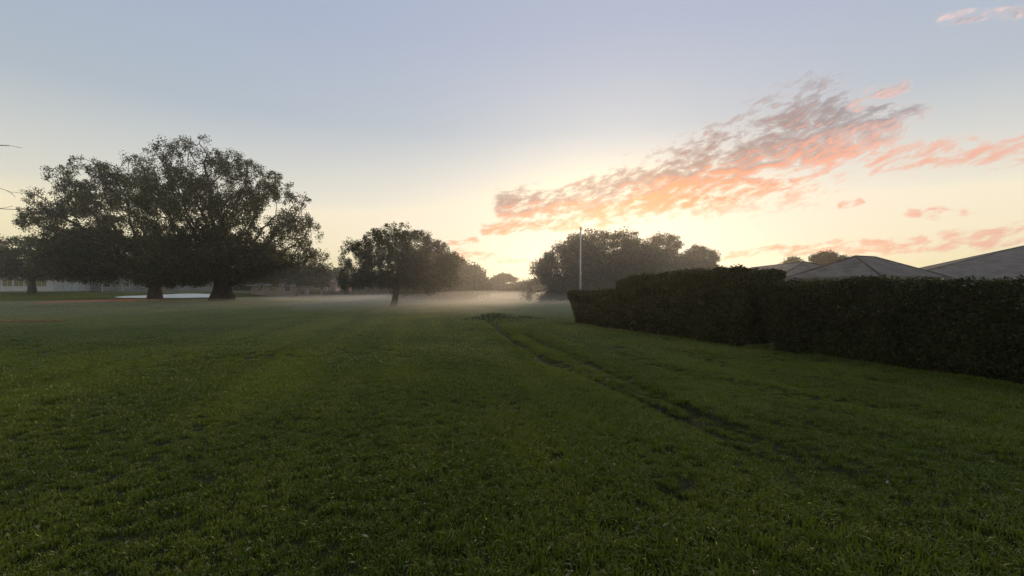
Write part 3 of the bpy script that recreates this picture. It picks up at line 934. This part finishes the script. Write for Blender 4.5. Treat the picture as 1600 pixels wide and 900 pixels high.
# ------------------------------------------------------------------ hedges
def hedge(name, label, front, tops, thick, seed, n_leaf, leaf, end_flare=(0.0, 0.0), foot=.0, group='clipped hedges along the right side', gaps=()):
    """clipped hedge: front = base line (x, y) seen from the field, tops = height at each point; the body lies to its right"""
    root = empty(name, (front[0][0], front[0][1], H(*front[0])), label, 'hedge', group)
    ox, oy, oz = root.location
    P = np.array(front, float); T = np.array(tops, float)
    seg = np.hypot(*(P[1:] - P[:-1]).T); S = np.concatenate([[0], np.cumsum(seg)]); Ltot = S[-1]
    def at(s):
        s_ = np.clip(s, 0, Ltot)
        x = np.interp(s_, S, P[:, 0]); y = np.interp(s_, S, P[:, 1]); t = np.interp(s_, S, T)
        i = np.clip(np.searchsorted(S, s_, side='right') - 1, 0, len(seg) - 1)
        dxy = (P[i + 1] - P[i]) / seg[i][..., None]
        x = x + dxy[..., 0] * (s - s_); y = y + dxy[..., 1] * (s - s_)
        return x, y, t, dxy
    def surf(s, q, depth):
        """s along, q 0..1 round the section front foot -> top -> back foot, depth inwards"""
        x, y, t, dxy = at(s)
        nx_, ny_ = dxy[..., 1], -dxy[..., 0]                      # to the right of the line (into the body)
        per = 2 * t + thick
        u = q * per
        rnd = .22
        # superellipse-like section with rounded shoulders
        w = np.where(u < t, 0.0, np.where(u < t + thick, u - t, thick))
        z = np.where(u < t, u, np.where(u < t + thick, t, t - (u - t - thick)))
        ed = np.minimum(np.minimum(w, thick - w), 9)
        tz = t - z
        sh = np.clip(rnd - np.hypot(0, 0), 0, 1)
        # pull shoulders in
        front_side = (u < t); top_side = (u >= t) & (u < t + thick); back_side = u >= t + thick
        k = np.clip((rnd - tz) / rnd, 0, 1)
        w = np.where(front_side, w + rnd * (1 - np.sqrt(np.clip(1 - k * k, 0, 1))) * .6, w)
        w = np.where(back_side, w - rnd * (1 - np.sqrt(np.clip(1 - k * k, 0, 1))) * .6, w)
        kt = np.clip((rnd - np.minimum(w, thick - w)) / rnd, 0, 1)
        z = np.where(top_side, z - rnd * (1 - np.sqrt(np.clip(1 - kt * kt, 0, 1))) * .5, z)
        # lumps left by the shears
        lump = .09 * vnoise(s * 1.1 + seed, q * 7, seed) + .04 * vnoise(s * 3.1, q * 17 + seed, seed + 1) + .02 * vnoise(s * 8, q * 41, seed + 2)
        # foot drawn in
        w = w + np.where(front_side, foot * np.clip(1 - z / .5, 0, 1) ** 2, 0)
        din = depth - lump
        w = np.where(front_side, w + din, np.where(back_side, w - din, w))
        z = np.where(top_side, z - din, z)
        return x + nx_ * w, y + ny_ * w, z
    def ends(s, z, t):
        # sheared ends: lower part drawn in from the first and last ends
        f0 = end_flare[0] * np.clip(1 - z / np.maximum(t, .1), 0, 1)
        f1 = end_flare[1] * np.clip(1 - z / np.maximum(t, .1), 0, 1)
        return f0 + (Ltot - f0 - f1) * s / Ltot
    r = np.random.default_rng(seed)
    # inner mass of twigs and leaves
    ns, nq = int(Ltot / .12) + 2, 56
    ss_, qq = np.meshgrid(np.linspace(.06, Ltot - .06, ns), np.linspace(0, 1, nq), indexing='ij')
    x, y, z = surf(ss_, qq, .10)
    t_ = np.interp(ss_, S, T)
    s2 = ends(ss_, z, t_)
    x, y, z = surf(s2, qq, .10)
    z = np.maximum(z, .04)
    gz = height(x, y)
    V = np.stack([x - ox, y - oy, z + gz - oz], -1).reshape(-1, 3)
    ii = np.arange(ns * nq).reshape(ns, nq)
    F_ = np.stack([ii[:-1, :-1].ravel(), ii[1:, :-1].ravel(), ii[1:, 1:].ravel(), ii[:-1, 1:].ravel()], 1)
    me = np_mesh('twig_mass', V, [F_], True, {'tone': ('POINT', np.zeros(len(V)))})
    bm = bmesh.new(); bm.from_mesh(me); bm.verts.ensure_lookup_table()
    for row in (ii[0], ii[-1]):
        try:
            bm.faces.new([bm.verts[int(k)] for k in row])
        except ValueError:
            pass
    bm.to_mesh(me); bm.free()
    obj('twig_mass', me, M['hedge_leaf'], root)
    # leaves over front, top and a thinner back
    n_end = int(n_leaf * .10)
    q = np.where(r.random(n_leaf) < .85, r.random(n_leaf) * .64, r.random(n_leaf))
    s = r.uniform(0, Ltot, n_leaf)
    dep = np.abs(r.normal(0, .055, n_leaf)) - .02
    stray = r.random(n_leaf) < .03
    dep = np.where(stray, -r.uniform(.02, .10, n_leaf), dep)
    x, y, z = surf(s, q, dep)
    t_ = np.interp(s, S, T)
    s2 = ends(s, z, t_)
    x, y, z = surf(s2, q, dep)
    # sheared end faces
    for e in (0, 1):
        t_e = T[0] if e == 0 else T[-1]
        zz = r.random(n_end) * t_e; wv = r.random(n_end) * thick
        lump = .05 * vnoise(zz * 4, wv * 4, seed + e)
        fl = end_flare[e] * (1 - zz / t_e)
        sv = (fl + np.abs(r.normal(0, .05, n_end)) - lump) if e == 0 else (Ltot - fl - np.abs(r.normal(0, .05, n_end)) + lump)
        xe, ye, _, dxy = at(sv)
        x = np.concatenate([x, xe + dxy[..., 1] * wv]); y = np.concatenate([y, ye - dxy[..., 0] * wv]); z = np.concatenate([z, zz])
    keep = z > .02
    for (gs, gz0, gr) in gaps:
        xg, yg, _, _ = at(np.array([gs]))
        keep &= ~((np.hypot(x - xg[0], y - yg[0]) < gr) & (z < gz0) & (r.random(len(x)) < .9))
    x, y, z = x[keep], y[keep], z[keep]
    n = len(x)
    p = np.stack([x - ox, y - oy, z + height(x, y) - oz], 1)
    a = r.normal(0, 1, (n, 3)); a[:, 2] += .35; a /= np.linalg.norm(a, axis=1)[:, None]
    b = np.cross(a, r.normal(0, 1, (n, 3))); b /= np.linalg.norm(b, axis=1)[:, None]
    sz = (leaf * r.uniform(.6, 1.3, n))[:, None]
    Vv = np.stack([p - a * sz * .5, p + b * sz * .3, p + a * sz * .5, p - b * sz * .3], 1)
    tone = np.repeat(np.clip(r.beta(1.2, 4, n) + (r.random(n) < .02) * .5, 0, 1), 4)
    fi = (np.arange(n) * 4)[:, None] + np.array([[0, 1, 2, 3]])
    obj('foliage', np_mesh('foliage', Vv.reshape(-1, 3), [fi], False, {'tone': ('POINT', tone)}), M['hedge_leaf'], root)
    return root

def along(a, b, t):
    return (a[0] + (b[0] - a[0]) * t, a[1] + (b[1] - a[1]) * t)
HN = (8.3, 7.15); HJ = (6.35, 11.75); HK = (3.85, 17.1); HF = (2.55, 20.9)
HX = (10.2, 2.8)
hedge('clipped_hedge', 'near long dark hedge filling the right edge of the lawn', [HX, HN, along(HN, HJ, .55), along(HN, HJ, .975)], [1.69, 1.69, 1.71, 1.68], 1.35, 3, 150000, .06, (0, .42), .10, gaps=((8.1, .35, .35),))
hedge('clipped_hedge', 'tallest middle hedge with a rounded overhanging right end', [along(HJ, HK, .0), along(HJ, HK, .18), along(HJ, HK, .55), along(HJ, HK, .97)], [2.03, 2.10, 2.12, 1.84], 1.35, 8, 90000, .06, (.42, .0), .10, gaps=((.2, .4, .35),))
hedge('clipped_hedge', 'low far hedge end with its sloping left face by the white pole', [along(HK, HF, .0), along(HK, HF, .5), HF], [1.42, 1.40, 1.39], 1.3, 14, 50000, .065, (0, .95), .05)

# ------------------------------------------------------------------ weedy mound at the end of the ruts
def weed(px, py, n, sp, hgt, label, seed):
    x, y = G(px, py)
    root = empty('weed_clump', (x, y, H(x, y)), label, 'weed', None)
    r = np.random.default_rng(seed)
    c = r.normal(0, 1, (n, 2)) * np.array(sp)
    L = hgt * r.uniform(.5, 1.2, n) * np.exp(-((c[:, 0] / sp[0]) ** 2 + (c[:, 1] / sp[1]) ** 2) * .18)
    az = r.uniform(0, 6.28, n); lean = r.uniform(.1, .9, n)
    dd = np.stack([np.cos(az), np.sin(az)], 1); sd = np.stack([-dd[:, 1], dd[:, 0]], 1)
    w = .02
    z0 = height(c[:, 0] + x, c[:, 1] + y) - root.location.z - .01
    V = np.zeros((n, 4, 3))
    V[:, 0, :2] = c
    m_ = c + dd * (L * .5 * np.sin(lean))[:, None]
    V[:, 1, :2] = m_ + sd * w; V[:, 3, :2] = m_ - sd * w
    V[:, 2, :2] = c + dd * (L * np.sin(lean * 1.3))[:, None]
    V[:, 0, 2] = z0; V[:, 1, 2] = V[:, 3, 2] = z0 + L * .6; V[:, 2, 2] = z0 + L
    fi = (np.arange(n) * 4)[:, None] + np.array([[0, 1, 2, 3]])
    obj('leaves', np_mesh('leaves', V.reshape(-1, 3), [fi], False, {'tone': ('POINT', np.repeat(r.random(n), 4))}), M['weed'], root)
weed(772, 501, 3500, (.65, .7), .24, 'low clump of rough weeds where the wheel ruts begin', 1)
weed(815, 499, 1500, (.7, .5), .15, 'thin strip of rough weeds right of the larger clump', 2)

# ------------------------------------------------------------------ white pole
px_, d_ = 907, 27.0
base = U(px_, 450, d_); top_z = U(px_, 357, d_).z
root = empty('flag_pole', (base.x, d_, H(base.x, d_)), 'tall thin white pole without a flag behind the far hedge', 'flag pole')
hh = top_z - root.location.z
tube('pole', [(0, 0, -.05), (0, 0, hh * .5), (.01, 0, hh)], [.055, .05, .042], M['pole'], root, 12)
tube('cap', [(.01, 0, hh), (.01, 0, hh + .05), (.01, 0, hh + .09)], [.06, .06, .02], M['metal'], root, 10)
tube('pulley', [(.05, 0, hh - .06), (.12, 0, hh - .06)], [.03, .03], M['metal'], root, 8)
tube('rope_cleat', [(.05, -.07, 1.2), (.05, -.07, 1.36)], [.015, .015], M['metal'], root, 6)

# ------------------------------------------------------------------ houses
def uv_planar(o):
    """metre-scaled texture coordinates on every face, rows level"""
    me = o.data
    uv = me.uv_layers.new(name='UVMap')
    for p in me.polygons:
        n = p.normal
        e = Vector((0, 0, 1)).cross(n)
        e = e.normalized() if e.length > 1e-4 else Vector((1, 0, 0))
        f = n.cross(e)
        for li in p.loop_indices:
            c = me.vertices[me.loops[li].vertex_index].co
            uv.data[li].uv = (c.dot(e), c.dot(f))

def hip_roof(parent, x0, x1, y0, y1, z, rise, over, mat, hip=(True, True), trim='white', name='roof'):
    """hip (or gable) roof with its ridge along x; planes, fascia boards and ridge caps"""
    x0 -= over; x1 += over; y0 -= over; y1 += over
    yc = (y0 + y1) / 2; h = (y1 - y0) / 2
    r0 = x0 + (h if hip[0] else 0); r1 = x1 - (h if hip[1] else 0)
    A, B, C_, D = (x0, y0, z), (x1, y0, z), (x1, y1, z), (x0, y1, z)
    E, F_ = (r0, yc, z + rise), (r1, yc, z + rise)
    vs = [A, B, C_, D, E, F_]
    fs = [(0, 1, 5, 4), (2, 3, 4, 5), (1, 2, 5), (3, 0, 4), (3, 2, 1, 0)]
    roof = poly(name, vs, fs, M[mat], parent)
    uv_planar(roof)
    t = .03
    for i, (a, b) in enumerate(((A, B), (B, C_), (C_, D), (D, A))):
        a, b = Vector(a), Vector(b)
        dv = (b - a).normalized(); nv = Vector((dv.y, -dv.x, 0))
        q = [a + nv * .004 - dv * .03, b + nv * .004 + dv * .03, b + nv * (.004 + t) + dv * .03, a + nv * (.004 + t) - dv * .03]
        vs = [p + Vector((0, 0, -.17)) for p in q] + [p + Vector((0, 0, .02)) for p in q]
        poly('fascia', vs, BOXF, M[trim], roof)
    for a, b in ((E, F_), (A, E), (D, E), (B, F_), (C_, F_)):
        a, b = Vector(a), Vector(b)
        if (b - a).length > .2:
            tube('ridge_cap', [a + Vector((0, 0, .01)), b + Vector((0, 0, .01))], [.055, .055], M[mat], roof, 6)
    return roof

def window(parent, x, y, z, w, h, side=-1, frame='white'):
    """window in a wall facing -y (side -1) at local (x, y)"""
    f = poly('window', box_v(x - w / 2, x + w / 2, y - .05, y + .02, z, z + h), BOXF, M[frame], parent)
    k = 2 if w > 1.2 else 1
    pw = (w - .08 * (k + 1)) / k
    for i in range(k):
        a = x - w / 2 + .08 + i * (pw + .08)
        box('pane', a, a + pw, y - .055, y - .045, z + .08, z + h - .08, M['glass'], f)
    return f

# house on the right: a hipped front wing turned corner-on, and a long rear wing
C0 = Vector((21.6, 26.2, 0)); ang = math.atan2(.42, .906)
root = empty('house', (C0.x, C0.y, H(C0.x, C0.y)), 'grey roofed house behind the hedge, its pointed hip facing the lawn', 'house')
root.rotation_euler = (0, 0, ang)
ez = 2.36
wall = box('wall', .5, 7.5, .5, 5.2, 0, ez - .04, M['cream'], root)
roof = hip_roof(root, .45, 7.55, .45, 5.25, ez, 1.42, .45, 'shingle', trim='trim')
for i, wx in enumerate((2.0, 4.2, 6.4)):
    window(root, wx, .5, .9, 1.2, 1.2)
tube('downpipe', [(.35, .35, 0), (.35, .35, ez - .1)], [.045, .045], M['white'], root, 8)
# its long rear wing, the ridge running back to the left
wr = bpy.data.objects.new('rear', None)
to_house = Matrix.Translation(C0 + Vector((0, 0, root.location.z))) @ Matrix.Rotation(ang, 4, 'Z')
to_house = to_house.inverted() @ Matrix.Translation((20.3, 33.8, root.location.z)) @ Matrix.Rotation(math.radians(83), 4, 'Z')
before = set(bpy.data.objects)
box('rear_wall', .4, 17.4, -6.6, -.2, 0, 2.4, M['cream'], root)
hip_roof(root, .35, 17.5, -6.7, -.15, 2.44, 1.36, .45, 'shingle', (True, True), trim='trim', name='rear_roof')
for wx in (3, 7, 11, 15):
    f = poly('window', box_v(wx - .6, wx + .6, -.2, -.13, .9, 2.1), BOXF, M['white'], root)
    box('pane', wx - .5, wx + .5, -.128, -.12, 1.0, 2.0, M['glass'], f)
for o in set(bpy.data.objects) - before:
    o.data.transform(to_house)
bpy.data.objects.remove(wr)

for vx, vy, vz in ((2.2, 1.6, 3.0), (5.8, 1.9, 3.1)):
    tube('vent_pipe', [(vx, vy, vz - .3), (vx, vy, vz + .28)], [.05, .05], M['metal'], root, 8)

# second house at the right edge
h2 = empty('house', (31.8, 38.0, H(31.8, 38)), 'large plain grey roof rising at the right edge', 'house')
h2.rotation_euler = (0, 0, math.radians(-31))
box('wall', .6, 32, .6, 23, 0, 2.25, M['cream'], h2)
hip_roof(h2, .5, 32.1, .5, 23.1, 2.3, 3.3, .5, 'shingle', trim='trim')
for wx in (4, 9, 14, 19):
    window(h2, wx, .6, .9, 1.6, 1.2)

for vx, vy, vz in ((14.0, 7.5, 4.4), (17.5, 6.5, 4.1), (11.0, 6.0, 4.0)):
    tube('vent_pipe', [(vx, vy, vz - .5), (vx, vy, vz + .45)], [.06, .06], M['metal'], h2, 8)

# white house and carport at far left
wx0 = U(-90, 450, 92).x; wz = H(-96, 91)
h3 = empty('house', (wx0, 92, wz), 'low white house with a dark window band at far left', 'house')
Lw = U(84, 450, 92).x - wx0
box('wall', 0, Lw, 0, 8, 0, 2.72, M['white'], h3)
hip_roof(h3, 0, Lw, 0, 8, 2.78, 1.9, .6, 'shingle')
for i in range(9):
    x = 1.6 + i * 2.35
    if x < Lw - 1:
        window(h3, x, 0, 1.0, 2.05, 1.45)
cx0, cx1 = U(96, 450, 88).x, U(160, 450, 88).x
cz = H(cx0, 88)
h4 = empty('carport', (cx0, 88, cz), 'flat white carport roof on thin posts beside the white house', 'carport')
box('roof', 0, cx1 - cx0, 0, 5, 1.9, 2.12, M['white'], h4)
for x, y in ((.15, .2), (3.3, .2), (4.9, .2), (cx1 - cx0 - .2, .2), (.15, 4.8), (cx1 - cx0 - .2, 4.8)):
    box('post', x - .05, x + .05, y - .05, y + .05, -.3, 1.9, M['white'], h4)
gx0, gx1 = U(88, 450, 100).x, U(330, 450, 100).x
h5 = empty('house', (gx0, 100, H(gx0, 100)), 'long dim grey house seen under the two big oaks', 'house')
box('wall', 0, gx1 - gx0, 0, 8, -.3, 2.2, M['greywall'], h5)
hip_roof(h5, 0, gx1 - gx0, 0, 8, 2.25, 1.5, .5, 'shingle')
for i in range(8):
    window(h5, 3 + i * 4.2, 0, .8, 1.5, 1.0)

# pink house in the middle distance
p0, p1, p2 = U(392, 450, 80).x, U(466, 450, 80).x, U(530, 450, 80).x
h6 = empty('house', (p0, 80, H(p0, 80)), 'dusky pink house with a brown roof between oak and slim tree', 'house')
box('wall', 0, p1 - p0, 0, 8, -.2, 1.75, M['render'], h6)
hip_roof(h6, 0, p1 - p0, 0, 8, 1.8, 1.55, .4, 'shingle_brown')
for i in range(3):
    window(h6, 1.6 + i * 2.5, 0, .6, 1.2, .9)
b0, b1 = p1 - p0 + .5, p2 - p0
wv = [(b0, -1.6, -.2), (b1, -1.6, -.2), (b1, -1.6, 2.0), ((b0 + b1) / 2, -1.6, 2.9), (b0, -1.6, 2.0), (b0, 6, -.2), (b1, 6, -.2), (b1, 6, 2.0), ((b0 + b1) / 2, 6, 2.9), (b0, 6, 2.0)]
poly('gable_wall', wv, [(0, 1, 2, 3, 4), (9, 8, 7, 6, 5), (0, 5, 6, 1), (1, 6, 7, 2), (4, 9, 5, 0)], M['render'], h6)
mx = (b0 + b1) / 2
for sx in (-1, 1):
    e = mx + sx * ((b1 - b0) / 2 + .35)
    ro = slab('gable_roof', [(mx, -1.95, 2.98), (mx, 6.3, 2.98), (e, 6.3, 2.0), (e, -1.95, 2.0)], .1, M['shingle_brown'], h6)
    uv_planar(ro)
for x, w in ((1.0, 1.0), (3.2, 2.2), (6.0, .9)):
    f = poly('window', box_v(b0 + x - w / 2, b0 + x + w / 2, -1.66, -1.6, .1, 1.5), BOXF, M['render'], h6)
    box('pane', b0 + x - w / 2 + .08, b0 + x + w / 2 - .08, -1.672, -1.662, .18, 1.42, M['glass'], f)

# ------------------------------------------------------------------ low fence behind the slim tree
fx0, fx1, fd = U(505, 450, 76).x, U(690, 450, 76).x, 76.0
fr = empty('board_fence', (fx0, fd, H(fx0, fd)), 'low weathered board fence along the far side of the field', 'fence')
nb = 9; fw = (fx1 - fx0) / nb
for i in range(nb + 1):
    z0 = H(fx0 + i * fw, fd) - fr.location.z
    box('post', i * fw - .06, i * fw + .06, -.06, .06, z0 - .1, z0 + 1.2, M['fence'], fr)
for i in range(nb):
    z0 = H(fx0 + (i + .5) * fw, fd) - fr.location.z
    vs, fs = [], []
    for k in range(12):
        a = i * fw + .07 + k * (fw - .14) / 12; b = a + (fw - .14) / 12 - .02
        n0 = len(vs); vs += box_v(a, b, -.015 + .004 * (k % 2), .015, z0 + .02, z0 + 1.08 + .03 * ((k * 7) % 3)); fs += [tuple(n0 + q for q in f) for f in BOXF]
    poly('panel', vs, fs, M['fence'], fr)

# ------------------------------------------------------------------ pale leaning pole and rail in the mist, orange cord
a = U(756, 461, 62); b = U(777, 471, 62)
za = H(b.x, 62)
lg = empty('leaning_pole', (b.x, 62, za), 'pale pole leaning up to the left in the mist', 'pole')
tube('shaft', [(0, 0, -.05), ((a.x - b.x) * .5, .02, (a.z - za) * .52), (a.x - b.x, 0, a.z - za)], [.085, .075, .06], M['log'], lg, 8)
tube('brace', [((a.x - b.x) * .45, .02, (a.z - za) * .45), ((a.x - b.x) * .45, .02, -.03)], [.05, .05], M['log'], lg, 8)
r0, r1 = U(776, 470, 63), U(812, 470, 63)
rl = empty('low_rail', (r0.x, 63, H(r0.x, 63)), 'low pale rail lying level right of the leaning pole', 'rail')
tube('bar', [(0, 0, .20), ((r1.x - r0.x) / 2, 0, .22), (r1.x - r0.x, 0, .18)], [.06, .06, .055], M['log'], rl, 8)
for k in range(3):
    x = .15 + k * (r1.x - r0.x - .3) / 2
    box('stake', x - .05, x + .05, -.05, .05, -.1, .21, M['log'], rl)
cpts = []
for k in range(26):
    px = -40 + k * 137 / 25
    x, y = G(px, 503.5)
    cpts.append((x, y + .03 * math.sin(k * .9), H(x, y) + .085 + .008 * math.sin(k * 1.7)))
cd = tube('orange_stripe', cpts, [.034] * len(cpts), M['stripe'], None, 6)  # unidentified thin orange line, drawn as a tube above the grass
tag(cd, 'thin rust orange cord lying over the grass at the left edge', 'stripe')

# ------------------------------------------------------------------ haze and ground mist
def mat_air(name, dens, col, aniso):
    m, N, out = mat_new(name)
    v = N.n('ShaderNodeVolumePrincipled')
    v.inputs['Color'].default_value = (*col, 1)
    v.inputs['Density'].default_value = dens
    v.inputs['Anisotropy'].default_value = aniso
    N.link(v.outputs[0], out.inputs['Volume'])
    return m
hz = box('haze', -460, 460, -75, 460, -1.5, 23.5, mat_air('haze_air', HAZE, (.96, .94, .91), .78))
tag(hz, 'thin morning haze over the whole field', 'haze', kind='stuff')
def mist(cx, cy, cz, rx, ry, rz, dens, label):
    bm = bmesh.new()
    bmesh.ops.create_icosphere(bm, subdivisions=4, radius=1.0)
    for v in bm.verts:
        k = 1 + .18 * mnoise.noise(v.co * 2.2 + Vector((cx, cy, 0)))
        v.co = Vector((cx + v.co.x * rx * k, cy + v.co.y * ry * k, cz + v.co.z * rz * k))
    me = bpy.data.meshes.new('ground_mist'); bm.to_mesh(me); bm.free()
    o = obj('ground_mist', me, mat_air('mist_air', dens, (.96, .95, .93), .6))
    return tag(o, label, 'mist', kind='stuff')
for mm in MISTS:
    mist(*mm)
